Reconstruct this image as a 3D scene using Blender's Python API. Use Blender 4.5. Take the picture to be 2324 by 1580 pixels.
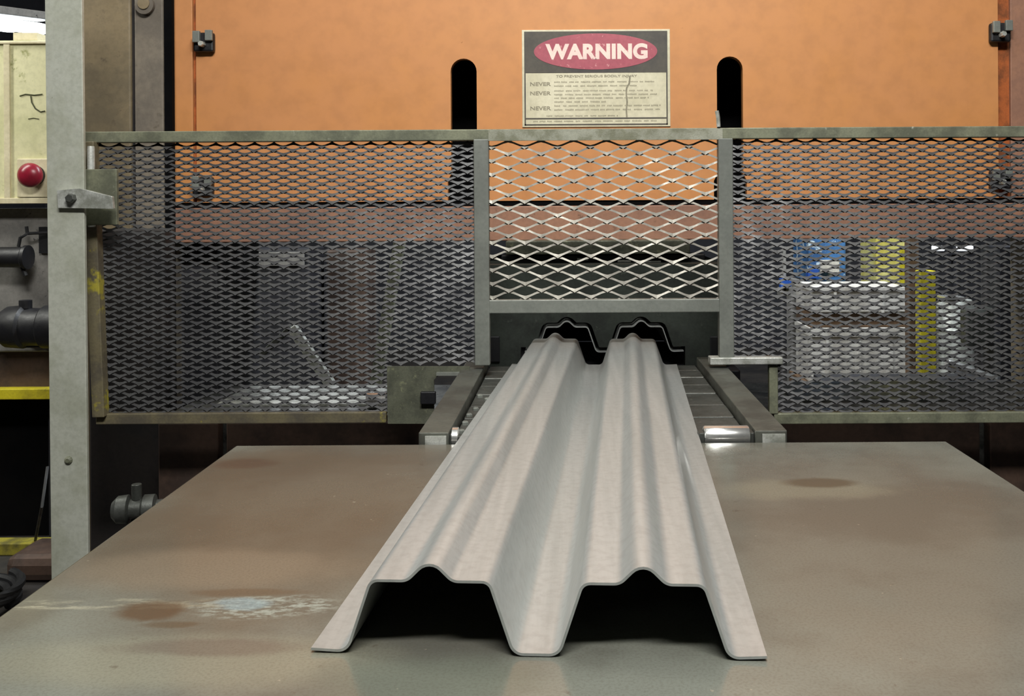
import bpy, bmesh, math, random
from mathutils import Vector, Matrix
from mathutils.geometry import tessellate_polygon
random.seed(7)
C = bpy.context.scene.collection
for o in list(bpy.data.objects): bpy.data.objects.remove(o)

# ---------------- camera, world, light, exposure ----------------
F, CX, CY, ROLL, CAMZ, TZ = 2240.0, 1300.0, 460.0, math.radians(0.35), 1.28, 0.85
ca, sa = math.cos(ROLL), math.sin(ROLL)
cam = bpy.data.cameras.new('camera'); co = bpy.data.objects.new('camera', cam); C.objects.link(co)
co.matrix_world = Matrix(((ca, sa, 0, 0), (0, 0, -1, 0), (-sa, ca, 0, CAMZ), (0, 0, 0, 1)))
cam.sensor_width = 36; cam.lens = F / 2324 * 36
cam.shift_x = -(CX - 1162) / 2324; cam.shift_y = -(790 - CY) / 2324
cam.clip_start = 0.02
bpy.context.scene.camera = co
vs = bpy.context.scene.view_settings
vs.view_transform = 'Standard'; vs.look = 'None'; vs.gamma = 1; vs.use_curve_mapping = False
vs.exposure = 0.0
w = bpy.data.worlds.new('world'); bpy.context.scene.world = w; w.use_nodes = True
w.node_tree.nodes['Background'].inputs[0].default_value = (0.5, 0.5, 0.52, 1)
w.node_tree.nodes['Background'].inputs[1].default_value = 0.03
def area(name, loc, sx, sy, power, target, col=(.97, 1, .97)):
    l = bpy.data.lights.new(name, 'AREA'); l.shape = 'RECTANGLE'; l.size = sx; l.size_y = sy
    l.energy = power; l.color = col
    o = bpy.data.objects.new(name, l); C.objects.link(o); o.location = loc
    o.rotation_euler = (Vector(target) - Vector(loc)).to_track_quat('-Z', 'Y').to_euler()
    return o
area('lamp_overhead', (0.05, 1.25, 3.3), 0.25, 2.0, 31, (0.05, 1.3501, 0.8))
area('lamp_behind', (0.2, -0.5, 3.95), 1.8, 0.4, 158, (0, 2.6, 1.2), (1, .99, .95))
area('fill_rear', (1.0, 4.0, 3.9), 3.0, 0.4, 240, (1.3, 5.3, 0.4), (.9, .96, 1))  # added fill, brightens the shop behind the press
area('fill_rear_low', (-1.35, 5.6, 1.95), 1.1, 0.35, 7, (-0.6, 1.6, 0.85), (.92, .97, 1))  # unseen fill added behind the press, brightens the bed top
area('lamp_side', (-3.6, 2.6, 3.4), 0.4, 2.4, 85, (-1.9, 3.4, 1.0), (1, 1, .92))

# ---------------- pixel <-> world on true planes ----------------
def P(px, py, Y):
    u, v = px - CX, py - CY
    return Vector(((u * ca - v * sa) / F * Y, Y, CAMZ - (u * sa + v * ca) / F * Y))
def T(px, py, z=TZ):                 # point on a horizontal plane
    u, v = px - CX, py - CY
    Y = (CAMZ - z) * F / (u * sa + v * ca)
    return P(px, py, Y)

# ---------------- materials ----------------
MC = {}
def srgb(c): return tuple(((x / 255) / 12.92 if x / 255 <= .04045 else ((x / 255 + .055) / 1.055) ** 2.4) for x in c) + (1,)
class NT:
    def __init__(s, name):
        s.m = bpy.data.materials.new(name); s.m.use_nodes = True; s.t = s.m.node_tree; s.n = s.t.nodes
        s.b = s.n['Principled BSDF']
        s.geo = s.n.new('ShaderNodeNewGeometry'); s.pos = s.geo.outputs['Position']
    def link(s, a, b): s.t.links.new(a, b)
    def noise(s, scale, detail=4, rough=.6, vec=None, stretch=None):
        n = s.n.new('ShaderNodeTexNoise'); n.inputs['Scale'].default_value = scale
        n.inputs['Detail'].default_value = detail; n.inputs['Roughness'].default_value = rough
        v = vec or s.pos
        if stretch:
            m = s.n.new('ShaderNodeVectorMath'); m.operation = 'MULTIPLY'; s.link(v, m.inputs[0]); m.inputs[1].default_value = stretch; v = m.outputs[0]
        s.link(v, n.inputs['Vector']); return n.outputs['Fac']
    def ramp(s, fac, a, b):
        r = s.n.new('ShaderNodeMapRange'); s.link(fac, r.inputs[0]); r.inputs[1].default_value = a; r.inputs[2].default_value = b
        r.interpolation_type = 'SMOOTHSTEP'; return r.outputs[0]
    def mix(s, fac, a, b):
        m = s.n.new('ShaderNodeMix'); m.data_type = 'RGBA'
        if hasattr(fac, 'links'): s.link(fac, m.inputs[0])
        else: m.inputs[0].default_value = fac
        for k, v in ((6, a), (7, b)):
            if hasattr(v, 'links'): s.link(v, m.inputs[k])
            else: m.inputs[k].default_value = v
        return m.outputs[2]
    def math(s, op, a, b=0.0):
        m = s.n.new('ShaderNodeMath'); m.operation = op
        for k, v in ((0, a), (1, b)):
            if hasattr(v, 'links'): s.link(v, m.inputs[k])
            else: m.inputs[k].default_value = v
        m.use_clamp = True if op in ('MULTIPLY',) else False
        return m.outputs[0]
    def blob(s, c, r, wob=.5, nscale=14, edge=.35):       # noisy ellipse patch on a plane, 1 inside
        a = s.n.new('ShaderNodeVectorMath'); a.operation = 'SUBTRACT'; s.link(s.pos, a.inputs[0]); a.inputs[1].default_value = c
        d = s.n.new('ShaderNodeVectorMath'); d.operation = 'DIVIDE'; s.link(a.outputs[0], d.inputs[0]); d.inputs[1].default_value = r
        l = s.n.new('ShaderNodeVectorMath'); l.operation = 'LENGTH'; s.link(d.outputs[0], l.inputs[0])
        n = s.math('MULTIPLY_ADD' if False else 'SUBTRACT', s.noise(nscale, 5), .5)
        n = s.n[-1].outputs[0]
        k = s.n.new('ShaderNodeMath'); k.operation = 'MULTIPLY_ADD'; s.link(n, k.inputs[0]); k.inputs[1].default_value = wob * 2; s.link(l.outputs['Value'], k.inputs[2])
        return s.ramp(k.outputs[0], 1 + edge, 1 - edge)
    def bump(s, h, st, dist=.002):
        b = s.n.new('ShaderNodeBump'); b.inputs['Strength'].default_value = st; b.inputs['Distance'].default_value = dist
        s.link(h, b.inputs['Height']); s.link(b.outputs[0], s.b.inputs['Normal'])
    def out(s, col, rough=.5, metal=0.0, spec=.5):
        for k, v in (('Base Color', col), ('Roughness', rough), ('Metallic', metal), ('Specular IOR Level', spec)):
            if hasattr(v, 'links'): s.link(v, s.b.inputs[k])
            else: s.b.inputs[k].default_value = v
        return s.m
def M(name, c1, c2=None, scale=8, rough=.55, metal=0.0, lo=.4, hi=.65, bump=.15, spots=None, stretch=None, spec=.5, rv=.12):
    if name in MC: return MC[name]
    n = NT(name); a = srgb(c1); b = srgb(c2) if c2 else srgb(tuple(x * .8 for x in c1))
    f = n.noise(scale, 6, .65, stretch=stretch)
    col = n.mix(n.ramp(f, lo, hi), a, b)
    fine = n.noise(scale * 14, 3, .6)
    col = n.mix(n.math('MULTIPLY', n.ramp(fine, .35, .75), .25), col, tuple(x * .55 for x in b[:3]) + (1,))
    if spots:
        sc, sl, sh, scol = spots
        col = n.mix(n.ramp(n.noise(sc, 5, .7), sl, sh), col, srgb(scol))
    r = n.n.new('ShaderNodeMapRange'); n.link(n.noise(scale * 2, 4), r.inputs[0]); r.inputs[1].default_value = .3; r.inputs[2].default_value = .7
    r.inputs[3].default_value = max(0.03, rough - rv); r.inputs[4].default_value = min(1, rough + rv)
    if bump: n.bump(fine, bump)
    MC[name] = n.out(col, r.outputs[0], metal, spec); return MC[name]
def emit(name, col, st):
    m = bpy.data.materials.new(name); m.use_nodes = True; b = m.node_tree.nodes['Principled BSDF']
    b.inputs['Base Color'].default_value = srgb(col); b.inputs['Emission Color'].default_value = srgb(col); b.inputs['Emission Strength'].default_value = st
    return m

m_orange = M('orange_paint', (208, 142, 84), (203, 138, 86), 1.2, .5, 0, spots=(26, .70, .76, (150, 88, 40)), bump=.05)
m_orange_dull = M('dull_orange_paint', (160, 116, 92), (140, 102, 84), 6, .6, 0, spots=(20, .62, .72, (110, 78, 60)))  # duller orange; on the lower beam it carries the shade behind the mesh
m_recess = M('dark_orange_recess', (176, 92, 38), (120, 66, 30), 20, .7)  # darker orange for the strips set back in the seams
m_black = M('black_void_shade', (10, 9, 10), (6, 6, 8), 5, .9, spec=.1)  # black colour standing in for unlit voids in and under the machines
m_galv = M('galvanised_post_steel', (184, 186, 174), (164, 166, 150), 7, .55, .08, spots=(24, .64, .72, (112, 112, 92)), bump=.1)
m_rail = M('weathered_guard_rail', (132, 134, 112), (98, 100, 84), 14, .55, .2, spots=(40, .62, .74, (176, 178, 164)))
m_rail_y = M('yellow_flaked_guard_rail', (112, 104, 80), (84, 78, 66), 13, .6, .1, spots=(7, .58, .66, (158, 148, 52)))
m_bar = M('grey_steel_bar', (130, 133, 126), (112, 115, 109), 8, .5, .2, bump=.06)
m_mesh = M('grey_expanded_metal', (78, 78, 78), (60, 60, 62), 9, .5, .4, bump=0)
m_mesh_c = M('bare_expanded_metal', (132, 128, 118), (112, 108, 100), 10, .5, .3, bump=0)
m_shiny = M('bright_scuffed_steel', (214, 216, 210), (150, 152, 142), 22, .38, .4)
m_chrome = M('polished_roller_steel', (235, 235, 232), (220, 220, 216), 10, .26, .85, bump=0, rv=.03)
m_conv = M('oily_conveyor_steel', (92, 94, 90), (68, 70, 66), 16, .42, .55, spots=(60, .62, .7, (130, 130, 124)))
m_convrail = M('worn_conveyor_rail', (104, 106, 98), (82, 82, 76), 12, .45, .45)
m_olive = M('olive_grey_plate', (104, 106, 90), (78, 80, 68), 22, .55, .25, spots=(34, .58, .68, (128, 130, 104)))
m_die = M('oiled_die_steel', (70, 76, 70), (50, 54, 50), 9, .5, .45, spots=(26, .62, .72, (92, 98, 90)))
m_dark = M('dark_machine_paint', (38, 38, 44), (26, 26, 30), 7, .6)
m_column = M('grimy_tan_column', (138, 122, 94), (112, 100, 78), 5, .6, spots=(13, .6, .72, (92, 80, 64)))
m_column2 = M('grimy_grey_column', (128, 118, 104), (104, 96, 86), 6, .6, spots=(13, .6, .72, (88, 80, 68)))
m_bed = M('oily_brown_bed', (88, 70, 60), (58, 46, 40), 5, .5, .1)
m_bedtop = M('grimy_bed_top', (112, 112, 108), (60, 62, 60), 14, .35, .5)
m_cream = M('aged_cream_paint', (222, 218, 176), (204, 202, 156), 4, .5, spots=(9, .6, .7, (150, 152, 96)), bump=.03)
m_cream2 = M('pale_cream_frame', (226, 216, 184), (206, 196, 160), 6, .5, bump=.03)
m_red = M('red_plastic_button', (140, 28, 48), (120, 22, 40), 6, .3, bump=0)
m_grey = M('grey_machine_paint', (146, 143, 138), (118, 116, 112), 6, .6, spots=(30, .64, .7, (60, 58, 58)))
m_yellow = M('yellow_safety_paint', (206, 192, 36), (170, 156, 30), 9, .55, spots=(16, .62, .7, (96, 90, 50)))
m_yellowd = M('dirty_yellow_paint', (150, 140, 48), (96, 90, 40), 14, .6)
m_floor = M('oily_concrete', (58, 54, 50), (34, 32, 32), 3, .55, spots=(14, .62, .72, (88, 84, 76)))
m_wall = M('dark_shop_wall', (40, 40, 45), (30, 30, 36), 2, .8)
m_ceil = M('shop_ceiling', (52, 50, 54), (38, 38, 42), 2, .8)
m_blue = M('blue_machine_paint', (70, 120, 176), (48, 84, 128), 6, .45, spots=(12, .56, .62, (190, 206, 214)))
m_white = M('dirty_white_carton', (216, 212, 204), (184, 178, 168), 8, .6)
m_brown = M('brown_wood', (110, 84, 60), (82, 62, 46), 9, .7)
m_creamy = M('cream_yellow_cabinet', (206, 200, 130), (184, 172, 76), 5, .5)
m_blackp = M('black_cast_iron', (24, 24, 28), (16, 16, 18), 10, .5)
m_sign = M('yellowed_sign_white', (228, 220, 192), (208, 200, 170), 5, .5, bump=0)
m_signblk = M('faded_sign_black', (84, 78, 68), (66, 62, 60), 7, .55, bump=0)
m_signred = M('faded_sign_red', (178, 88, 100), (166, 76, 92), 6, .5, spots=(45, .62, .66, (214, 150, 150)), bump=0)
m_signtxt = M('sign_letter_white', (250, 224, 210), (240, 208, 200), 20, .5, bump=0, spots=(60, .66, .7, (200, 120, 126)))
m_print = M('sign_grey_print', (150, 142, 120), (132, 126, 106), 40, .6, bump=0)
m_lamp = emit('fluorescent_tube', (240, 250, 255), 9)
m_shade_groove = M('brown_shade_and_groove', (44, 38, 36), (26, 24, 26), 6, .7)  # dark brown: shade on the lower column, also the column groove
m_glow = emit('small_lamp_glow', (235, 240, 245), .9)
m_cable = M('black_rubber', (20, 20, 22), (14, 14, 16), 8, .6)

def deck_mat():
    n = NT('galvanised_deck_steel')
    a = n.mix(n.ramp(n.noise(5, 5, stretch=(12, .5, 3)), .35, .65), srgb((188, 191, 189)), srgb((176, 180, 178)))
    a = n.mix(n.math('MULTIPLY', n.ramp(n.noise(90, 3), .4, .7), .3), a, srgb((150, 150, 148)))
    return n.out(a, .32, .5)
m_deck = deck_mat()

def table_mat():
    n = NT('worn_table_plate'); p = lambda x, y: tuple(T(x, y))
    base = n.mix(n.ramp(n.noise(3.2, 6), .38, .62), srgb((122, 124, 115)), srgb((98, 97, 89)))
    def st(c, px, py, rx, ry, col, k, wob=.5, ns=14, edge=.4):
        f = n.math('MULTIPLY', n.blob(p(px, py), (rx, ry, .3), wob, ns, edge), k); return n.mix(f, c, srgb(col))
    c = base
    c = st(c, 620, 1150, .26, .42, (100, 84, 66), .7, .5, 5)      # brown field, far left
    c = st(c, 2050, 1200, .30, .36, (110, 98, 84), .5, .5, 5)
    c = st(c, 470, 1290, .15, .06, (134, 120, 102), .6, .5, 9)      # tan patch
    c = st(c, 430, 1500, .18, .05, (134, 132, 116), .8, .5, 6)
    c = st(c, 1000, 1545, .11, .05, (112, 116, 104), .7, .5, 9)  # greenish reflection of the dark rib openings, put into the table colour
    sm = n.math('MULTIPLY', n.blob(p(600, 1378), (.075, .028, .3), .5, 12), n.ramp(n.noise(60, 5, stretch=(1, 2.2, 1)), .42, .62))
    c = n.mix(n.math('MULTIPLY', sm, .8), c, srgb((160, 166, 156)))
    sm = n.math('MULTIPLY', n.blob(p(560, 1372), (.03, .016, .3), .9, 22), .5)
    c = n.mix(sm, c, srgb((140, 164, 172)))
    sm = n.math('MULTIPLY', n.blob(p(250, 1372), (.12, .013, .3), .5, 18), n.ramp(n.noise(30, 5, stretch=(.6, 3, 1)), .42, .6))
    c = n.mix(n.math('MULTIPLY', sm, .8), c, srgb((164, 160, 140)))
    c = st(c, 345, 1385, .03, .022, (92, 70, 50), .85, .9, 18)
    c = st(c, 560, 1345, .06, .01, (98, 80, 62), .6, .8, 18)
    c = st(c, 395, 1418, .028, .007, (94, 78, 60), .7, .8, 18)
    c = st(c, 480, 1470, .09, .018, (100, 88, 80), .6, .6, 14)
    c = st(c, 1840, 1110, .12, .05, (136, 130, 112), .6, .6, 12)
    c = st(c, 1860, 1096, .055, .026, (88, 76, 60), .85, .25, 10, .3)
    c = st(c, 560, 1052, .05, .03, (88, 66, 52), .6)
    sp = n.ramp(n.noise(70, 3), .72, .78); c = n.mix(n.math('MULTIPLY', sp, .5), c, srgb((170, 160, 140)))
    sp = n.ramp(n.noise(33, 4), .66, .76); c = n.mix(n.math('MULTIPLY', sp, .5), c, srgb((84, 72, 60)))
    c = n.mix(n.math('MULTIPLY', n.ramp(n.noise(320, 2), .4, .7), .22), c, srgb((80, 72, 60)))
    r = n.n.new('ShaderNodeMapRange'); n.link(n.noise(6, 5), r.inputs[0]); r.inputs[1].default_value = .3; r.inputs[2].default_value = .7
    r.inputs[3].default_value = .12; r.inputs[4].default_value = .27
    n.bump(n.noise(25, 5), .05, .002)
    return n.out(c, r.outputs[0], .12)
m_table = table_mat()

# ---------------- builders ----------------
ORG = {}
def tag(o, label=None, cat=None, group=None, kind=None):
    for k, v in (('label', label), ('category', cat), ('group', group), ('kind', kind)):
        if v: o[k] = v
    return o
def thing(name, loc, label, cat, group=None, kind=None):
    o = bpy.data.objects.new(name, None); C.objects.link(o); o.location = loc; o.empty_display_size = .05
    ORG[o.name] = Vector(loc); return tag(o, label, cat, group, kind)
class MB:
    def __init__(s): s.bm = bmesh.new()
    def hexa(s, c):                                 # 8 corners: bottom 4 ccw, top 4 ccw
        v = [s.bm.verts.new(p) for p in c]
        for f in ((3, 2, 1, 0), (4, 5, 6, 7), (0, 1, 5, 4), (1, 2, 6, 5), (2, 3, 7, 6), (3, 0, 4, 7)): s.bm.faces.new([v[i] for i in f])
        return s
    def box(s, x0, x1, y0, y1, z0, z1):
        return s.hexa([(x0, y0, z0), (x1, y0, z0), (x1, y1, z0), (x0, y1, z0), (x0, y0, z1), (x1, y0, z1), (x1, y1, z1), (x0, y1, z1)])
    def px(s, x0, y0, x1, y1, Y, d=.03):            # axis-aligned box whose front face covers a pixel rectangle
        c = P((x0 + x1) / 2, (y0 + y1) / 2, Y); w = (x1 - x0) * Y / F / 2; h = (y1 - y0) * Y / F / 2
        return s.box(c.x - w, c.x + w, Y, Y + d, c.z - h, c.z + h)
    def bar(s, p, q, w, d, up=(0, 1, 0)):
        p, q = Vector(p), Vector(q); t = (q - p).normalized(); u = Vector(up); a = t.cross(u).normalized() * w / 2; b = a.normalized().cross(t).normalized() * d / 2
        return s.hexa([p - a - b, p + a - b, p + a + b, p - a + b, q - a - b, q + a - b, q + a + b, q - a + b])
    def prism(s, pts, y0, y1):                      # polygon in (x,z) extruded along y
        a = [s.bm.verts.new((x, y0, z)) for x, z in pts]; b = [s.bm.verts.new((x, y1, z)) for x, z in pts]
        n = len(pts)
        for i in range(n): s.bm.faces.new((a[i], a[(i + 1) % n], b[(i + 1) % n], b[i]))
        for t in tessellate_polygon([[Vector((x, z, 0)) for x, z in pts]]):
            s.bm.faces.new([a[i] for i in t]); s.bm.faces.new([b[i] for i in t][::-1])
        return s
    def lathe(s, p, q, prof, seg=24):               # prof: [(t along axis 0..1, radius)]
        p, q = Vector(p), Vector(q); ax = (q - p); t = ax.normalized(); a = t.orthogonal().normalized(); b = t.cross(a)
        rings = []
        for k, r in prof:
            rings.append([s.bm.verts.new(p + ax * k + (a * math.cos(2 * math.pi * i / seg) + b * math.sin(2 * math.pi * i / seg)) * r) for i in range(seg)])
        for r0, r1 in zip(rings, rings[1:]):
            for i in range(seg): s.bm.faces.new((r0[i], r0[(i + 1) % seg], r1[(i + 1) % seg], r1[i]))
        s.bm.faces.new(rings[0][::-1]); s.bm.faces.new(rings[-1]); return s
    def cyl(s, p, q, r, seg=24): return s.lathe(p, q, [(0, r * .92), (.03, r), (.97, r), (1, r * .92)], seg)
    def tube(s, pts, r, seg=8):
        pts = [Vector(p) for p in pts]; rings = []
        for i, p in enumerate(pts):
            t = (pts[min(i + 1, len(pts) - 1)] - pts[max(i - 1, 0)]).normalized()
            a = t.cross(Vector((.3, .9, .31))).normalized(); b = t.cross(a)
            rings.append([s.bm.verts.new(p + (a * math.cos(2 * math.pi * k / seg) + b * math.sin(2 * math.pi * k / seg)) * r) for k in range(seg)])
        for r0, r1 in zip(rings, rings[1:]):
            for i in range(seg): s.bm.faces.new((r0[i], r0[(i + 1) % seg], r1[(i + 1) % seg], r1[i]))
        s.bm.faces.new(rings[0][::-1]); s.bm.faces.new(rings[-1]); return s
    def build(s, name, mat, parent=None, bevel=0, smooth=False, loc=None, **kw):
        bmesh.ops.recalc_face_normals(s.bm, faces=s.bm.faces)
        org = ORG[parent.name] if parent else Vector(loc) if loc is not None else Vector((0, 0, 0))
        if not parent and loc is None and len(s.bm.verts):
            xs = [v.co for v in s.bm.verts]
            org = Vector((sum(v.x for v in xs) / len(xs), sum(v.y for v in xs) / len(xs), min(v.z for v in xs)))
        bmesh.ops.translate(s.bm, verts=s.bm.verts, vec=-org)
        me = bpy.data.meshes.new(name); s.bm.to_mesh(me); s.bm.free()
        me.materials.append(mat)
        if smooth:
            me.polygons.foreach_set('use_smooth', [True] * len(me.polygons))
            me.set_sharp_from_angle(angle=math.radians(38))
        o = bpy.data.objects.new(name, me); C.objects.link(o)
        if parent: o.parent = parent
        else: o.location = org
        ORG[o.name] = org
        if bevel:
            b = o.modifiers.new('bevel', 'BEVEL'); b.width = bevel; b.segments = 2; b.limit_method = 'ANGLE'; b.angle_limit = math.radians(40)
        return tag(o, **kw)

# ---------------- setting ----------------
X0, X1, Y0, Y1, ZC = -4.6, 4.6, -3.6, 8.6, 4.3
MB().box(X0, X1, Y0, Y1, -.1, 0).build('floor', m_floor, kind='structure')
MB().box(X0, X1, Y0, Y1, ZC, ZC + .1).build('ceiling', m_ceil, kind='structure')
MB().box(X0, X1, Y1, Y1 + .1, 0, ZC).build('wall_back', m_wall, kind='structure')
MB().box(X0, X1, Y0 - .1, Y0, 0, ZC).build('wall_front', m_wall, kind='structure')
MB().box(X0 - .1, X0, Y0, Y1, 0, ZC).build('wall_left', m_wall, kind='structure')
MB().box(X1, X1 + .1, Y0, Y1, 0, ZC).build('wall_right', m_wall, kind='structure')

# ---------------- outfeed table ----------------
tb = thing('steel_table', (0.03, 1.0, 0), 'wide steel-topped table with brown stains under the corrugated sheet', 'table')
MB().box(-.604, .664, .15, 1.762, TZ - .022, TZ).build('table_top', m_table, tb, bevel=.003)
MB().box(-.57, .63, .2, .24, TZ - .11, TZ - .022).box(-.57, .63, 1.68, 1.72, TZ - .11, TZ - .022).box(-.57, -.53, .24, 1.68, TZ - .11, TZ - .022).box(.59, .63, .24, 1.68, TZ - .11, TZ - .022).build('table_frame', m_dark, tb, bevel=.004)
for x in (-.57, .57):
    for y in (.2, 1.66): MB().box(x, x + .06, y, y + .06, 0, TZ - .11).build('leg', m_dark, tb, bevel=.004)

# ---------------- corrugated deck sheets ----------------
def fillet(pts, seg=6):
    out = []
    for i, (x, z, r) in enumerate(pts):
        if r == 0: out.append(Vector((x, z))); continue
        p = Vector((x, z)); a = (Vector(pts[i - 1][:2]) - p); b = (Vector(pts[i + 1][:2]) - p)
        ang = a.angle(b); d = min(r / math.tan(ang / 2), a.length * .48, b.length * .48); r2 = d * math.tan(ang / 2)
        A = p + a.normalized() * d; B = p + b.normalized() * d
        cen = p + (a.normalized() + b.normalized()).normalized() * (r2 / math.sin(ang / 2))
        va, vb = A - cen, B - cen; full = va.angle_signed(vb)
        for k in range(seg + 1):
            t = -full * k / seg; v = Vector((va.x * math.cos(t) - va.y * math.sin(t), va.x * math.sin(t) + va.y * math.cos(t))); out.append(cen + v)
    return out
def profile():
    q = [(-.2165, .0016, 0)]
    for c in (-.1015, .1015):
        q += [(c - .080, 0.0, .013), (c - .057, .068, .010), (c - .022, .068, .014), (c, .0895, .016), (c + .022, .068, .014), (c + .057, .068, .010), (c + .080, 0.0, .013)]
    q += [(.2165, .0016, 0)]
    return fillet([(x, z + .0018, r) for x, z, r in q])
def offset(pl, d):
    out = []
    for i, p in enumerate(pl):
        t = (pl[min(i + 1, len(pl) - 1)] - pl[max(i - 1, 0)]).normalized(); out.append(p + Vector((-t.y, t.x)) * d)
    return out
PR = profile()
def sheet(L, name, label, loc, yaw, th=.0026):
    up, lo = offset(PR, th / 2), offset(PR, -th / 2); ring = up + lo[::-1]; n = len(ring); m = len(up)
    bm = bmesh.new(); ys = [L * k / 12 for k in range(13)]
    rows = [[bm.verts.new((p.x, y, p.y)) for p in ring] for y in ys]
    for a, b in zip(rows, rows[1:]):
        for i in range(n): bm.faces.new((a[i], a[(i + 1) % n], b[(i + 1) % n], b[i]))
    for r in (rows[0], rows[-1]):
        for i in range(m - 1): bm.faces.new((r[i], r[i + 1], r[n - 2 - i], r[n - 1 - i]))
    bmesh.ops.recalc_face_normals(bm, faces=bm.faces)
    me = bpy.data.meshes.new(name); bm.to_mesh(me); bm.free(); me.materials.append(m_deck)
    me.polygons.foreach_set('use_smooth', [True] * len(me.polygons)); me.set_sharp_from_angle(angle=math.radians(50))
    o = bpy.data.objects.new(name, me); C.objects.link(o); o.location = loc; o.rotation_euler.z = yaw
    return tag(o, label, 'metal sheet')
fr = T(1217, 1492)
YAW = -math.atan(.0545)
sheet(1.665, 'corrugated_sheet', 'long galvanised steel deck sheet with two ridged ribs lying on the table', (fr.x, fr.y, TZ + .0005), YAW)
YD = 2.70
sp = P(1371, 799, YD)
sheet(.55, 'corrugated_sheet', 'end of the next ribbed steel sheet poking out of the dark die opening', (sp.x, YD - .012, sp.z), 0)

# ---------------- conveyor ----------------
cv = thing('roller_conveyor', (.05, 2.2, 0), 'low steel conveyor between the table and the press, under the ribbed sheet', 'conveyor')
rt = TZ + .018
for a, b in ((-.280, -.226), (.326, .383)):
    MB().box(a, b, 1.775, 2.62, rt - .03, rt).build('side_rail', m_convrail, cv, bevel=.002)
    MB().box(a + .012, b - .004, 1.772, 1.775, rt - .024, rt - .006).build('end_cap', m_shiny, cv)
MB().cyl((.236, 1.80, TZ + .002), (.318, 1.80, TZ + .002), .0195, 32).build('roller', m_chrome, cv, smooth=True, label='polished chrome end roller')
MB().cyl((-.222, 1.80, TZ + .002), (-.211, 1.80, TZ + .002), .0195, 32).build('roller', m_chrome, cv, smooth=True)
for a, b in ((.226, .236), (.318, .326), (-.226, -.222)):
    MB().box(a, b, 1.785, 1.815, TZ - .02, TZ + .012).build('roller_bracket', m_conv, cv, bevel=.002)
for k, (a, b) in enumerate(((1.835, 1.978), (1.986, 2.10), (2.108, 2.225), (2.233, 2.33), (2.338, 2.43), (2.438, 2.53), (2.538, 2.62))):
    MB().box(-.222, .322, a, b, TZ - .02, TZ - .003 + (.001 if k % 2 else 0)).build('cover_plate', m_conv, cv, bevel=.0025)
for x, y in ((-.212, 1.86), (-.213, 1.93), (-.2125, 2.0), (-.205, 2.06), (-.19, 2.16), (-.21, 2.2)):
    MB().lathe((x, y, TZ - .003), (x, y, TZ + .004), [(0, .007), (.7, .0068), (1, .005)], 6).build('bolt', m_bar, cv)
for a, b in ((-.27, -.24), (.335, .375)): MB().box(a, b, 1.85, 2.6, TZ - .10, rt - .03).build('frame_beam', m_dark, cv)
for x in (-.27, .34):
    for y in (1.86, 2.55): MB().box(x, x + .03, y, y + .03, 0, TZ - .1).build('leg', m_dark, cv)

# ---------------- press ----------------
YP = 2.92
pr = thing('press', (0, 3.1, 0), 'large orange press behind the mesh guard, with slotted front plate and die', 'machine')
zt = 3.0
def wx(px, Y=YP): return P(px, CY, Y).x
def wz(py, Y=YP, px=CX): return P(px, py, Y).z
# slotted front plate: one polygon with two round-topped slots open at the bottom
def slot(xc, w, top, ybot, flare):
    r = w / 2; c = P(xc, top, YP); s = YP / F; pts = []
    zb = P(xc, ybot, YP).z; zf = P(xc, ybot - 45, YP).z
    pts.append((c.x + (r + flare) * s, zb)); pts.append((c.x + (r + flare) * s, zf)); pts.append((c.x + r * s, zf + .02))
    for k in range(13):
        t = math.pi * k / 12; pts.append((c.x + r * s * math.cos(t), c.z - r * s + r * s * math.sin(t)))
    pts.append((c.x - r * s, zf + .02)); pts.append((c.x - (r + flare) * s, zf)); pts.append((c.x - (r + flare) * s, zb))
    return pts
zb = P(1300, 455, YP).z
L, R = P(446, 300, YP).x, P(2266, 300, YP).x
pts = [(L, zt), (L, zb)] + [(x, z if i not in (0, 18) else zb) for i, (x, z) in enumerate(slot(1052, 59, 133, 455, 8)[::-1])] + [(x, z) for x, z in slot(1656, 59, 128, 455, 8)[::-1]] + [(R, zb), (R, zt)]
pts = [(x, max(z, zb)) for x, z in pts]
MB().prism(pts, YP, YP + .03).build('front_plate', m_orange, pr)
MB().box(P(388, 0, YP).x, P(436, 0, YP).x, YP, YP + .03, zb, zt).build('edge_strip', m_orange, pr, bevel=.002)
MB().box(P(2293, 0, YP).x, P(2560, 0, YP).x, YP, YP + .03, zb, zt).build('edge_strip', m_orange_dull, pr, bevel=.002)
for a, b in ((436, 446), (2266, 2293)):
    MB().box(P(a, 0, YP).x, P(b, 0, YP).x, YP + .012, YP + .03, zb, zt).build('hinge_groove', m_recess, pr)
# ram body behind, coloured black to give the slots their inner dark
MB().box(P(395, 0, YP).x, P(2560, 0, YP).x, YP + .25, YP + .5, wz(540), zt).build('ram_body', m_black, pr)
MB().box(P(392, 0, YP).x, P(2560, 0, YP).x, YP + .002, YP + .25, wz(468), wz(458)).build('shadow_gap', m_black, pr)  # black filler strip, the gap's shade as colour
MB().box(P(387, 0, YP).x, P(2560, 0, YP).x, YP - .015, YP + .05, wz(545), wz(467)).build('lower_beam', m_orange_dull, pr, bevel=.003)
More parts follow.
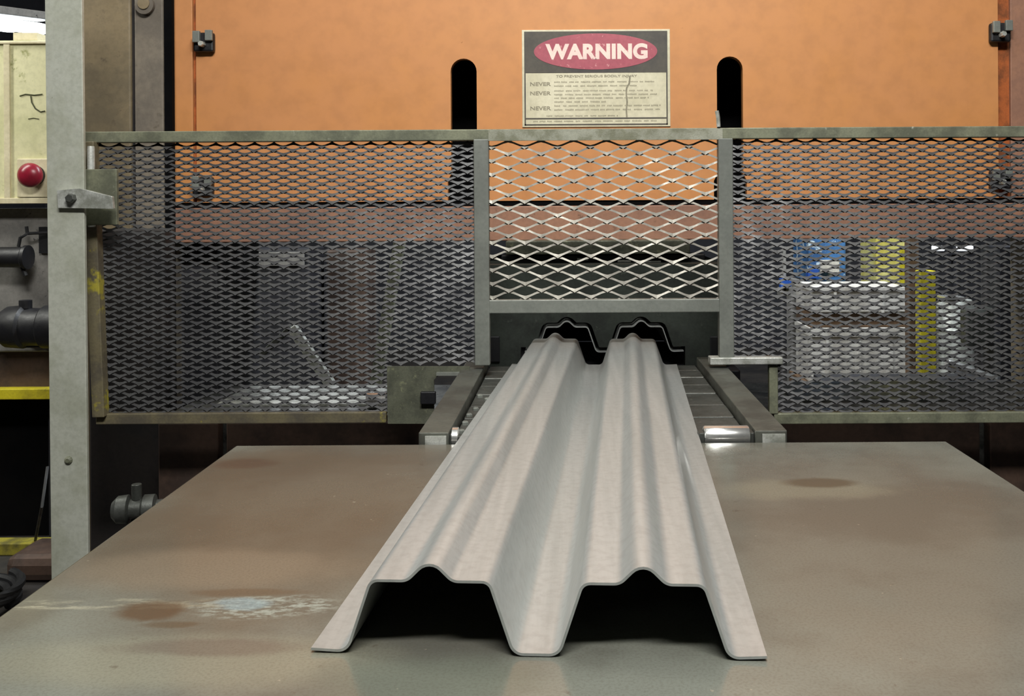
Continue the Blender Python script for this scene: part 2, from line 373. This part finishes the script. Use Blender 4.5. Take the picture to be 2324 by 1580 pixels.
# clips that hold the plate
def clip(cx, cy, flip=1):
    s = YP / F; c = P(cx, cy, YP)
    p = MB().box(c.x - 24 * s, c.x + 22 * s, YP - .022, YP, c.z - 22 * s, c.z + 22 * s).build('clamp', m_blackp, pr, bevel=.006)
    MB().box(c.x - 22 * s, c.x - 6 * s, YP - .034, YP - .022, c.z - 2 * s, c.z + 24 * s).box(c.x + 6 * s, c.x + 22 * s, YP - .034, YP - .022, c.z + 2 * s, c.z + 26 * s).build('tab', m_bar, p, bevel=.002)
    MB().lathe((c.x - 1 * s, YP - .045, c.z - 6 * s), (c.x - 1 * s, YP - .022, c.z - 6 * s), [(0, .007), (.2, .009), (1, .009)], 6).build('bolt', m_shiny, p)
for cx, cy in ((468, 98), (2266, 76), (466, 424), (2266, 408)): clip(cx, cy)
# left upright
YC = 2.88
MB().box(P(150, 0, YC).x, P(296, 0, YC).x, YC, YC + .5, 0, zt).build('column', m_column, pr, bevel=.006)
MB().box(P(296, 0, YC).x, P(306, 0, YC).x, YC + .01, YC + .5, 0, zt).build('column_groove', m_shade_groove, pr)
MB().box(P(306, 0, YC).x, P(371, 0, YC).x, YC - .005, YC + .5, 0, zt).build('gib_strip', m_column2, pr, bevel=.004)
MB().box(P(371, 0, YC).x, P(389, 0, YC).x, YC + .002, YC + .02, 0, zt).build('column_gap', m_black, pr)  # thin black strip standing in for the dark gap
c = P(333, 14, YC)
MB().cyl((c.x, YC - .02, c.z), (c.x, YC - .005, c.z), .027, 24).build('bolt_head', m_column2, pr, smooth=True)
MB().cyl((c.x, YC - .024, c.z + .004), (c.x, YC - .018, c.z + .004), .017, 20).build('bolt_socket', m_column, pr, smooth=True)
MB().box(P(196, 0, 2.8).x, P(372, 0, 2.8).x, 2.8, YC - .006, 0, P(300, 520, 2.8).z).build('column_shade_box', m_shade_groove, pr, bevel=.006)  # dark box added where the lower column stands in shade
MB().box(P(371, 0, 3.0).x, P(490, 0, 3.0).x, 3.0, 3.4, 0.0, wz(545, 3.0)).build('inner_upright', m_dark, pr, bevel=.005)
MB().box(P(2420, 0, 3.0).x, P(2620, 0, 3.0).x, 2.9, 3.4, 0.0, zt).build('column', m_column, pr, bevel=.006)
# bed
ZB = P(1300, 944, 2.6).z
for a, b in ((355, 492), (510, 2221), (2243, 2700)):
    MB().box(wx(a, 2.6), wx(b, 2.6), 2.6, 2.64, .0, ZB - .012).build('bed_panel', m_bed, pr, bevel=.004)
MB().box(wx(360, 2.6), wx(2690, 2.6), 2.64, 3.06, 0, ZB).build('bed', m_bedtop, pr, bevel=.004)
# die set
s = YD / F
def dx(px): return P(px, 770, YD).x
xl, xr = dx(1085), dx(1655); zb_, ztp = P(1371, 832, YD).z, P(1371, 600, YD).z
pf = offset(PR, .011)
hole = [(sp.x + p.x, sp.z + p.y) for p in pf if abs(p.x) < .216]
poly = [(xl, ztp), (xl, zb_), (hole[0][0] - .012, zb_), (hole[0][0] - .012, hole[0][1])] + hole + [(hole[-1][0] + .006, hole[-1][1]), (hole[-1][0] + .006, zb_), (xr, zb_), (xr, ztp)]
MB().prism(poly, YD, YD + .03).build('die_plate', m_die, pr)
MB().box(xl, xr, YD + .5, YD + .52, zb_, ztp).build('die_shade_back', m_black, pr)  # black sheet that paints the dark inside the die opening
MB().box(xl, xr, YD + .05, YD + .5, P(1371, 700, YD).z, ztp - .004).build('upper_die', m_die, pr, bevel=.004)
MB().box(xl - .02, xr + .02, 2.64, YD + .5, zb_ - .06, zb_ - .002).build('lower_die', m_dark, pr, bevel=.004)
for a, b, y0, y1 in ((1112, 1134, 764, 822), (1612, 1630, 764, 822)): MB().px(a, y0, b, y1, YD - .008, .008).build('stop_block', m_blackp, pr, bevel=.002)
MB().px(1148, 546, 1566, 577, YP - .10, .1).build('die_holder', m_olive, pr, bevel=.003)
MB().px(1138, 578, 1600, 600, YP - .06, .1).build('clamp_bar', m_blackp, pr, bevel=.003)
for a, b, y in ((1402, 1432, 590), (1464, 1500, 592), (1540, 1590, 597), (1548, 1576, 620), (1310, 1335, 586)):
    MB().px(a, y, b, y + 5, YP - .075, .012).build('shim', m_shiny, pr)

# ---------------- warning sign ----------------
YS = YP - .004
sg = thing('warning_sign', tuple(P(1354, 288, YS)), 'rectangular WARNING sign with red oval, black header and small print', 'sign')
ss = YS / F; c0 = P(1353, 177, YS)
def sx(x): return c0.x + (x - 1353) * ss
def sz(y): return c0.z - (y - 177) * ss
def srect(mb, x0, y0, x1, y1, y=YS, d=.002): return mb.box(sx(x0), sx(x1), y, y + d, sz(y1), sz(y0))
srect(MB(), 1185, 67, 1521, 288, YS, .004).build('sign_board', m_sign, sg, bevel=.001)
srect(MB(), 1190, 71, 1515, 165, YS - .0008, .0008).build('header', m_signblk, sg)
b = MB()
for r in ((1190, 165, 1193, 284), (1512, 165, 1515, 284), (1190, 281, 1515, 284), (1193, 267, 1512, 270)): srect(b, *r, YS - .0008, .0008)
b.build('border_lines', m_signblk, sg)
b = MB(); el = [(sx(1352 + 140 * math.cos(2 * math.pi * k / 64)), sz(117 + 41 * math.sin(2 * math.pi * k / 64))) for k in range(64)]
b.prism(el, YS - .0016, YS - .0006).build('red_oval', m_signred, sg)
def text(name, body, x0, x1, ymid, h, mat, y, offs=0.0, parent=sg, sp=1.0):
    cu = bpy.data.curves.new(name, 'FONT'); cu.body = body; cu.size = 1; cu.offset = offs; cu.align_x = 'LEFT'; cu.extrude = .01; cu.space_character = sp
    to = bpy.data.objects.new('tmp', cu); C.objects.link(to); bpy.context.view_layer.update()
    me = bpy.data.meshes.new_from_object(to.evaluated_get(bpy.context.evaluated_depsgraph_get())); bpy.data.objects.remove(to)
    xs = [v.co.x for v in me.vertices]; ys = [v.co.y for v in me.vertices]; a, bb, c, d = min(xs), max(xs), min(ys), max(ys)
    kx = (sx(x1) - sx(x0)) / (bb - a); kz = h * ss / (d - c); org = ORG[parent.name]; zm = sz(ymid)
    for v in me.vertices:
        X, Yy, Z = v.co; v.co = Vector((sx(x0) + (X - a) * kx, y - (Z + .01) * .02, zm + (Yy - (c + d) / 2) * kz)) - org
    me.materials.clear(); me.materials.append(mat)
    o = bpy.data.objects.new(name, me); C.objects.link(o); o.parent = parent; ORG[o.name] = org; return o
text('heading_lettering', 'WARNING', 1238, 1470, 117, 36, m_signtxt, YS - .0017, .05, sp=1.05)
text('subheading_lettering', 'TO PREVENT SERIOUS BODILY INJURY', 1262, 1446, 173.5, 7, m_print, YS - .0002, .012)
for y in (190, 211, 245): text('never_lettering', 'NEVER', 1203, 1250, y, 8.5, m_print, YS - .0002, .02)
b = MB()
for y, x0, x1 in ((186, 1258, 1484), (195, 1258, 1445), (206, 1258, 1480), (214.5, 1258, 1490), (222.5, 1258, 1470), (231, 1258, 1375), (240, 1258, 1497), (249, 1258, 1497), (263, 1240, 1400), (275, 1210, 1490)):
    x = x0
    while x < x1:
        wl = random.uniform(7, 22); k = x
        while k < min(x + wl, x1): srect(b, k, y - random.uniform(1.2, 2), k + 1.6, y + random.uniform(.8, 1.8), YS - .0006, .0006); k += 2.7
        x += wl + random.uniform(4, 7)
b.build('fine_print', m_print, sg, kind='stuff')
b = MB(); pp = [(1430, 172), (1428, 190), (1422, 200), (1421, 214), (1423, 232), (1421, 250), (1422, 266)]
for p, q in zip(pp, pp[1:]): b.bar((sx(p[0]), YS - .0005, sz(p[1])), (sx(q[0]), YS - .0005, sz(q[1])), 3.5 * ss, .0006)
b.build('scratch', m_print, sg)

# ---------------- mesh guard ----------------
YF = 2.45
gd = thing('mesh_guard', tuple(P(1300, 960, YF)), 'wide expanded-metal safety guard in a steel frame in front of the press', 'guard')
MB().px(188, 292, 2480, 317, YF, .03).build('top_rail', m_rail, gd, bevel=.002)
MB().px(1108, 293, 1640, 318, YF - .004, .01).build('scuffed_strip', M('scuffed_pale_rail', (176, 176, 160), (128, 128, 108), 26, .4, .35), gd, label='pale scuffed length of the rail')
a, q = P(205, 322, YF), P(229, 945, YF)
MB().bar(a, q, .030, .03).build('end_stile', m_rail_y, gd, bevel=.002)
MB().px(217, 938, 876, 962, YF, .03).build('bottom_rail', m_rail_y, gd, bevel=.002)
MB().px(1757, 937, 2480, 961, YF, .03).build('bottom_rail', m_rail, gd, bevel=.002)
MB().px(1076, 316, 1110, 830, YF - .006, .03).build('upright', m_bar, gd, bevel=.002)
MB().px(1632, 314, 1665, 829, YF - .006, .03).build('upright', m_bar, gd, bevel=.002)
MB().px(1108, 680, 1634, 710, YF - .004, .028).build('cross_bar', m_bar, gd, bevel=.002)
# step down plate left and step pieces right
Yq = YF - .004; k = Yq / F
pl = [P(878, 832, Yq), P(1066, 832, Yq), P(1066, 846, Yq), P(1000, 848, Yq), P(985, 862, Yq), P(985, 962, Yq), P(880, 962, Yq)]
MB().prism([(p.x, p.z) for p in pl], Yq, Yq + .006).build('corner_plate', m_olive, gd)
MB().px(990, 846, 1052, 853, Yq - .012, .012).build('plate_tab', m_bar, gd)
MB().px(954, 890, 988, 918, Yq - .014, .014).build('latch_block', m_blackp, gd, bevel=.002)
MB().px(1612, 812, 1777, 828, YF - .012, .04).build('step_rail', m_shiny, gd, bevel=.002)
MB().px(1746, 830, 1766, 940, YF - .002, .02).build('step_stile', m_rail, gd, bevel=.002)
b = MB(); c = P(1627, 268, YF); b.tube([c + Vector((.0, 0, .018)), c + Vector((.003, 0, 0)), c + Vector((.004, 0, -.022))], .005, 8); b.build('hook_pin', m_shiny, gd, smooth=True)
def xmesh(name, mat, rects, W, H, sw, nw, th, Y, label=None, jitter=.0004):
    x0 = min(r[0] for r in rects); x1 = max(r[2] for r in rects); zt_ = max(r[3] for r in rects); zb0 = min(r[1] for r in rects)
    bm = bmesh.new(); ni = int((x1 - x0) / (W / 2)) + 3; nj = int((zt_ - zb0) / (H / 2)) + 3
    nodes = {}
    for i in range(-1, ni):
        for j in range(-1, nj):
            if (i + j) % 2 == 0: nodes[i, j] = (x0 + i * W / 2 + random.uniform(-1, 1) * jitter, zb0 + j * H / 2 + random.uniform(-1, 1) * jitter)
    def inside(x, z): return any(r[0] - W * .26 <= x <= r[2] + W * .26 and r[1] - H * .26 <= z <= r[3] + H * .26 for r in rects)
    for (i, j), (x, z) in nodes.items():
        for dj in (1, -1):
            n = nodes.get((i + 1, j + dj))
            if not n or not inside((x + n[0]) / 2, (z + n[1]) / 2): continue
            rings = []
            for t, hw in ((-.02, nw), (.28, sw), (.72, sw), (1.02, nw)):
                px, pz = x + (n[0] - x) * t, z + (n[1] - z) * t
                yo = Y + (.0022 if dj > 0 else -.0022) * (t - .5) * 2
                rings.append([bm.verts.new((px, yo + a, pz + b_)) for a, b_ in ((-th * .15 - hw * .35, -hw), (th * .6 - hw * .35, -hw), (th * .6 + hw * .5, hw), (-th * .15 + hw * .5, hw))])
            for r0, r1 in zip(rings, rings[1:]):
                for k in range(4): bm.faces.new((r0[k], r0[(k + 1) % 4], r1[(k + 1) % 4], r1[k]))
            bm.faces.new(rings[0][::-1]); bm.faces.new(rings[-1])
    m = MB(); m.bm.free(); m.bm = bm
    return m.build(name, mat, gd, kind='stuff', label=label)
def rc(x0, y0, x1, y1, Y): a = P(x0, y1, Y); b_ = P(x1, y0, Y); return (a.x, a.z, b_.x, b_.z)
YM = YF + .014; u = YM / F
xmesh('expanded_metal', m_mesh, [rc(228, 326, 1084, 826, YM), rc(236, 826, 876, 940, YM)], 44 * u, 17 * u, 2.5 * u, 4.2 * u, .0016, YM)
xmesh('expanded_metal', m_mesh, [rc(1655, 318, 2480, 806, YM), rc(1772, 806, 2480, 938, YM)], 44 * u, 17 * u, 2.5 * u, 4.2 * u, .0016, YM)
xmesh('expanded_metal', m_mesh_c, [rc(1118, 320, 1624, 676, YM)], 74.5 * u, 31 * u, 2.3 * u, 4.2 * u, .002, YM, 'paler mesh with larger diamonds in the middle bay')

# ---------------- galvanised post with hinge bracket ----------------
YO = 2.37
po = thing('steel_post', tuple(P(150, 1200, YO).xy) + (0,), 'tall galvanised steel post at the left end of the mesh guard', 'post')
a0, a1 = P(143, -300, YO), P(161, 1290, YO); dirv = (a1 - a0).normalized(); bot = a0 + dirv * (a0.z / -dirv.z)
MB().bar(bot, a0, 84 * YO / F, .012).build('front_flange', m_galv, po, bevel=.002)
off = Vector((0, .03, 0)); MB().bar(bot + off, a0 + off, .008, .045).build('web', m_galv, po, bevel=.001)
for x, y in ((155, 1045),):
    c = P(x, y, YO - .008); MB().lathe((c.x, YO - .013, c.z), (c.x, YO - .006, c.z), [(0, .005), (.5, .009), (1, .010)], 10).build('weld_stub', m_rail, po)
hb = thing('hinge_bracket', tuple(P(200, 470, YO - .02)), 'bright bolted steel hinge plate joining the post to the mesh guard', 'bracket')
MB().px(190, 384, 265, 511, YO + .03, .012).build('back_plate', m_rail, hb, bevel=.002)
p = [P(138, 432, YO), P(190, 428, YO), P(262, 446, YO), P(265, 474, YO), P(140, 472, YO)]
MB().prism([(v.x, v.z) for v in p[::-1]], YO - .018, YO - .007).build('strap', m_shiny, hb, bevel=.001)
c = P(163, 450, YO - .02)
MB().lathe((c.x, YO - .034, c.z), (c.x, YO - .018, c.z), [(0, .009), (.15, .0115), (1, .0115)], 6).build('bolt', m_conv, hb)
a, q = P(206, 332, YO + .04), P(208, 515, YO + .04)
MB().cyl(a, q, .009, 16).build('hinge_pin', m_shiny, hb, smooth=True)

# ---------------- valve block beside the bed ----------------
v0 = P(255, 1158, 2.2)
vb = thing('valve_body', (v0.x + .03, 2.2, 0), 'small grey cast valve on a pipe behind the table, left of the press bed', 'valve')
MB().lathe(v0, v0 + Vector((.11, 0.02, 0)), [(0, .018), (.1, .03), (.3, .032), (.34, .022), (.55, .022), (.6, .03), (.8, .03), (.84, .018), (1, .018)], 20).build('body', m_conv, vb, smooth=True)
MB().cyl(v0 + Vector((.05, .01, .02)), v0 + Vector((.05, .01, .055)), .011, 14).build('stem', m_conv, vb, smooth=True)
MB().cyl((v0.x + .05, 2.21, 0), v0 + Vector((.05, .01, -.02)), .012, 14).build('pipe', m_dark, vb, smooth=True)

# ---------------- left background: cabinet, lamp, grey machine ----------------
YB = 3.6
cb = thing('control_cabinet', tuple(P(40, 462, YB)), 'cream control cabinet with a red push button, left of the steel post', 'cabinet')
MB().px(-260, 92, 150, 462, YB, .25).build('cabinet_body', m_cream, cb, bevel=.006)
MB().px(8, 100, 22, 450, YB - .008, .008).build('door_trim', m_cream2, cb, bevel=.002)
MB().px(-260, 450, 150, 463, YB - .010, .010).build('door_trim', m_cream2, cb, bevel=.002)
MB().px(-260, 94, 150, 100, YB - .010, .010).build('door_trim', m_cream2, cb, bevel=.002)
MB().px(38, 360, 150, 448, YB - .012, .012).build('button_plate', m_cream2, cb, bevel=.003)
c = P(74, 398, YB - .03)
bt = MB().cyl((c.x, YB - .03, c.z), (c.x, YB - .01, c.z), .036, 28).build('button_collar', m_blackp, cb, smooth=True)
MB().lathe((c.x, YB - .075, c.z), (c.x, YB - .03, c.z), [(0, .008), (.08, .022), (.25, .036), (.5, .044), (.75, .044), (1, .034)], 28).build('push_button', m_red, bt, smooth=True)
def stroke(pts, r=.0025): 
    b = MB(); b.tube([P(x, y, YB - .001) for x, y in pts], r, 6); return b.build('pen_mark', M('pen_ink', (88, 90, 56), (70, 72, 50), 20, .7), cb)
stroke([(45, 218), (58, 214), (78, 216), (96, 214)]); stroke([(70, 218), (72, 232), (80, 246), (92, 254), (102, 252)]); stroke([(64, 270), (76, 268), (88, 270)], .0015)
def wallside():
    g = thing('grey_machine', tuple(P(40, 820, 3.68).xy) + (0,), 'grey machine body below the cream cabinet, carrying black motors', 'machine')
    Y = 3.68
    MB().px(-300, 474, 150, 800, Y, .3).build('body', m_grey, g, bevel=.006)
    MB().px(-300, 790, 150, 884, Y + .02, .28).build('lower_panel', m_bed, g, bevel=.004)
    MB().px(-300, 884, 150, 908, Y - .03, .05).build('yellow_rail', m_yellow, g, bevel=.003, label='yellow painted rail')
    MB().px(-300, 908, 150, 1235, Y + .15, .15).build('base', m_black, g, bevel=.004)  # black block standing in for the dark void under the machine
    for x in (-290, 110):
        c = P(x, 1000, Y + .1); MB().box(c.x, c.x + .06, Y + .1, Y + .16, 0, c.z + .12).build('leg', m_dark, g)
    # handle motor
    a, q = P(-60, 584, Y - .09), P(66, 584, Y - .09)
    h = MB().lathe(a, q, [(0, .03), (.1, .036), (.9, .038), (.93, .044), (.99, .044), (1, .036)], 24).build('air_cylinder', m_blackp, g, smooth=True)
    MB().tube([P(42, 560, Y - .09), P(46, 540, Y - .09), P(62, 530, Y - .06), P(110, 528, Y - .03)], .006, 8).build('lever', m_blackp, h, smooth=True)
    MB().tube([P(62, 530, Y - .06), P(60, 514, Y - .06)], .006, 8).build('lever_knob', m_blackp, h, smooth=True)
    MB().tube([P(48, 600, Y - .09), P(58, 626, Y - .09)], .008, 8).build('drain_spout', m_blackp, h, smooth=True)
    MB().box(P(20, 584, Y).x, P(50, 584, Y).x, Y - .09, Y, P(40, 590, Y).z, P(40, 578, Y).z).build('mount', m_blackp, g)
    a, q = P(0, 742, Y - .12), P(140, 742, Y - .12)
    h = MB().lathe(a, q, [(0, .03), (.05, .06), (.14, .074), (.4, .078), (.44, .068), (.7, .068), (.74, .078), (1, .078)], 28).build('motor', m_blackp, g, smooth=True)
    c = P(58, 700, Y - .12); MB().cyl(c, c + Vector((0, 0, .03)), .022, 16).build('terminal_box', m_blackp, h, smooth=True)
    MB().px(20, 735, 90, 790, Y - .12, .12).build('mount', m_blackp, g, bevel=.004)
    MB().px(88, 515, 112, 575, Y - .012, .012).build('hinge', m_blackp, g)
wallside()
fl = thing('fluorescent_lamp', tuple(P(20, 60, 4.6)), 'glowing fluorescent strip lamp high at the far left', 'lamp')
a, q = P(-420, 8, 4.2), P(100, 66, 5.2)
MB().bar(a + Vector((0, 0, .06)), q + Vector((0, 0, .06)), .16, .04, (0, 0, 1)).build('housing', m_grey, fl, bevel=.004)
MB().cyl(a, q, .03, 16).build('tube', m_lamp, fl, smooth=True); d = Vector((.06, .03, 0))
MB().cyl(a + d * 1.2, q + d * 1.2 - Vector((.2, .1, 0)), .03, 16).build('tube', m_lamp, fl, smooth=True)
MB().px(30, 74, 84, 91, 3.64, .1).build('junction_box', m_cream2, None, label='small pale box on top of the cream cabinet', cat='box')

# floor things bottom left
b = MB(); c = T(40, 1330, 0.02) - Vector((.1, .16, 0))
pts = []
for k in range(120):
    t = k / 120 * 2 * math.pi * 3.2; r = .16 + .02 * math.sin(t * .7); pts.append((c.x + r * math.cos(t), c.y + r * 1.0 * math.sin(t), .02 + .012 * k / 30))
b.tube(pts, .014, 8).build('hose_coil', m_cable, smooth=True, label='black hose coiled on the floor at the left edge', cat='hose')
b = MB(); b.tube([T(78, 1238, .01), P(95, 1150, 3.3), P(108, 1060, 3.4)], .005, 8).build('prop_rod', m_cable, smooth=True, label='thin black rod leaning beside the steel post near the floor', cat='rod')
c = T(0, 1262, 0); MB().box(c.x - .5, c.x + .26, c.y, c.y + .07, 0, .045).build('floor_rail', m_yellowd, bevel=.004, label='dirty yellow rail on the floor at the left edge', cat='rail')
c = T(110, 1300, 0)
MB().box(c.x - .10, c.x + .14, c.y - .1, c.y + .12, 0, .09).build('scrap_block', m_bed, bevel=.03, label='rough grey block on the floor behind the steel post', cat='block')

# ---------------- background behind the press ----------------
def crate(name, x0, y0, x1, y1, Y, d, mat, label, cat, ribs=0, group=None):
    t = thing(name, tuple(P((x0 + x1) / 2, y1, Y)), label, cat, group)
    MB().px(x0, y0, x1, y1, Y, d).build('body', mat, t, bevel=.006)
    MB().px(x0 - 2, y0, x1 + 2, y0 + (y1 - y0) * .16, Y - .006, d + .012).build('lid', mat, t, bevel=.003)
    for k in range(ribs):
        x = x0 + (x1 - x0) * (k + .5) / ribs; MB().px(x - 3, y0 + (y1 - y0) * .2, x + 3, y1, Y - .006, .006).build('rib', mat, t)
    return t
YK = 4.9
crate('carton', 1842, 652, 2058, 710, YK, .35, m_white, 'upper white carton behind the right mesh bay', 'box', 2)
crate('carton', 1842, 745, 2060, 872, YK, .35, m_white, 'lower large white carton behind the right mesh bay', 'box', 3)
MB().px(1840, 711, 2062, 742, YK + .02, .32).build('slat_board', m_brown, label='dark wooden board between the two white cartons', cat='board')
c = P(1950, 872, YK); 
pt = thing('pallet', (c.x, YK + .2, 0), 'wooden stand under the white cartons', 'pallet')
MB().box(c.x - .26, c.x + .26, YK, YK + .4, c.z - .04, c.z).build('deck_board', m_brown, pt)
for x in (-.26, .2):
    for y in (0, .34): MB().box(c.x + x, c.x + x + .06, YK + y, YK + y + .06, 0, c.z - .04).build('leg', m_brown, pt)
t = thing('blue_machine', tuple(P(1880, 700, 5.6).xy) + (0,), 'blue and white machine far behind the right mesh bay', 'machine')
MB().px(1835, 480, 1920, 640, 5.6, .4).build('body', m_blue, t, bevel=.01)
MB().px(1815, 640, 1925, 1000, 5.65, .35).build('base', m_grey, t, bevel=.01)
MB().px(1862, 590, 1905, 618, 5.585, .015).build('panel', m_white, t)
for x, y in ((1784, 643), (1846, 622)): MB().px(x - 12, y - 10, x + 12, y + 10, 5.55, .05).build('switch_box', M('bright_blue_plastic', (50, 96, 190), (40, 80, 160), 8, .4), t)
MB().px(1772, 655, 1830, 672, 5.6, .1).px(1778, 560, 1784, 660, 5.6, .03).build('arm', m_grey, t)
t = thing('tool_cabinet', tuple(P(2020, 1000, 5.3).xy) + (0,), 'tall cream-yellow cabinet behind the white cartons', 'cabinet')
MB().box(P(1985, 0, 5.3).x, P(2062, 0, 5.3).x, 5.3, 5.6, 0, P(2020, 470, 5.3).z).build('body', m_creamy, t, bevel=.01)
MB().px(2044, 560, 2062, 840, 5.285, .015).build('door_edge', m_yellow, t)
c = P(2076, 900, 4.6); MB().box(c.x - .024, c.x + .024, 4.6, 4.66, 0, P(2076, 470, 4.6).z).build('steel_stanchion', m_brown, bevel=.003, label='rust-brown upright stanchion between the yellow cabinet and yellow post', cat='post')
c = P(2108, 900, 4.5); t = thing('bollard', (c.x, 4.53, 0), 'bright yellow upright post behind the right mesh bay', 'post')
MB().box(c.x - .036, c.x + .036, 4.5, 4.57, 0, P(2108, 615, 4.5).z).build('shaft', m_yellow, t, bevel=.004)
MB().box(c.x - .09, c.x + .09, 4.44, 4.63, 0, .012).build('base_plate', m_yellow, t)
t = thing('metal_drum', tuple(P(2170, 1000, 5.0).xy) + (0,), 'shiny silver drum behind the right mesh bay, near the yellow post', 'drum')
c = P(2168, 760, 5.0); MB().lathe((c.x, 5.0, 0), (c.x, 5.0, P(2168, 680, 5).z), [(0, .09), (.3, .09), (.31, .098), (.33, .09), (.8, .09), (.81, .098), (.83, .09), (.97, .09), (1, .08)], 28).build('shell', m_shiny, t, smooth=True)
MB().px(2146, 674, 2190, 682, 4.92, .12).build('lid', m_chrome, t, bevel=.004)
a, q = P(2148, 826, 4.25), P(2262, 868, 4.25)
MB().cyl(a, q, .026, 20).build('steel_bar', m_chrome, smooth=True, label='polished round bar lying across the rack behind the right bay', cat='bar')
t = thing('work_rack', (P(2230, 900, 4.45).x, 4.5, 0), 'dark rack behind the right mesh bay with blue-black frame', 'rack')
MB().px(1880, 872, 2300, 886, 4.16, .26).build('shelf', m_dark, t, bevel=.003)
MB().px(2270, 560, 2320, 1000, 4.2, .2).build('side_panel', m_dark, t, bevel=.003)
for x in (1882, 2286):
    c = P(x, 886, 4.2); MB().box(c.x, c.x + .03, 4.2, 4.23, 0, c.z).build('leg', m_dark, t)
MB().px(2196, 700, 2270, 790, 4.26, .1).build('motor_housing', m_conv, t, bevel=.02)
t = thing('lamp_stand', (P(2165, 800, 5.9).x, 5.92, 0), 'pair of small glowing work lamps on a thin stand high behind the right bay', 'lamp')
MB().box(P(2160, 0, 5.9).x, P(2168, 0, 5.9).x, 5.9, 5.93, 0, P(2160, 560, 5.9).z).build('pole', m_dark, t)
MB().px(2118, 572, 2212, 578, 5.88, .03).build('cross_arm', m_dark, t)
for a, b in ((2120, 2145), (2176, 2210)): MB().px(a, 558, b, 570, 5.86, .05).build('lamp_head', m_glow, t, bevel=.006)
# left bay background
t = thing('pipe_brace', (P(850, 900, 4.2).x, 4.2, 0), 'pale steel brace slanting upward behind the left mesh bay', 'brace')
a, q = P(838, 960, 4.2), P(908, 545, 4.2); a = a + (a - q) * (a.z / (q.z - a.z)) if a.z > 0 else a
MB().bar(a, q + (q - a) * .1, .045, .05).build('bar', m_rail, t, bevel=.003)
t = thing('angle_bracket', (P(690, 900, 3.9).x, 3.9, 0), 'bent pale steel arm leaning behind the left mesh bay', 'bracket')
p0, p1, p2 = P(600, 800, 3.9), P(662, 742, 3.9), P(735, 850, 3.9)
MB().bar(p1, p2 + (p2 - p1) * .6, .04, .03).build('arm', m_shiny, t, bevel=.003)
MB().bar(p0 + (p0 - p1) * .3, p1, .022, .03).build('arm', m_conv, t, bevel=.003)
c = p2 + (p2 - p1) * .55; MB().box(c.x - .03, c.x + .03, 3.87, 3.93, 0, c.z).build('foot', m_dark, t)
b = MB(); b.tube([P(494, 760, 3.3), P(512, 772, 3.3), P(535, 782, 3.3), P(552, 800, 3.3), P(560, 840, 3.3), P(556, 960, 3.3), (P(556, 960, 3.3).x, 3.3, 0)], .006, 8).build('air_line', m_shiny, smooth=True, label='thin shiny bent pipe behind the far left of the mesh', cat='pipe')
t = thing('parts_bin', (P(620, 900, 5.2).x, 5.2, 0), 'grey machine cabinet deep behind the left mesh bay', 'machine')
MB().box(P(540, 0, 5.2).x, P(700, 0, 5.2).x, 5.2, 5.5, 0, P(600, 565, 5.2).z).build('body', m_dark, t, bevel=.01)
MB().px(548, 572, 690, 604, 5.185, .015).build('door', m_grey, t, bevel=.003)
MB().px(742, 568, 830, 1000, 5.4, .3).build('steel_locker', m_bed, bevel=.01, label='dull brown locker deep behind the left mesh bay beside the slanting brace', cat='locker')
# loose metal and an added bright sheet on the bed
zb2 = ZB
b = MB(); c = P(850, 915, 2.7); MB().cyl((c.x - .02, 2.7, zb2 + .024), (c.x + .035, 2.7, zb2 + .024), .024, 20).build('steel_coupling', m_chrome, smooth=True, label='small bright steel coupling on the press bed left of the corner plate', cat='coupling')
MB().box(P(500, 0, 2.8).x, P(860, 0, 2.8).x, 2.74, 3.02, zb2 + .001, zb2 + .007).build('bed_glare_sheet', m_shiny, loc=(P(680, 0, 2.8).x, 2.8, zb2), label='thin bright sheet added for light reflected off the press bed behind left mesh', cat='metal sheet')  # added sheet, bright colour for light reflected by the bed top
MB().box(P(1790, 0, 2.8).x, P(2200, 0, 2.8).x, 2.76, 3.04, zb2 + .001, zb2 + .007).build('scrap_sheet', m_conv, loc=(P(1990, 0, 2.8).x, 2.8, zb2), label='flat dull metal sheet lying on the press bed behind right mesh', cat='metal sheet')
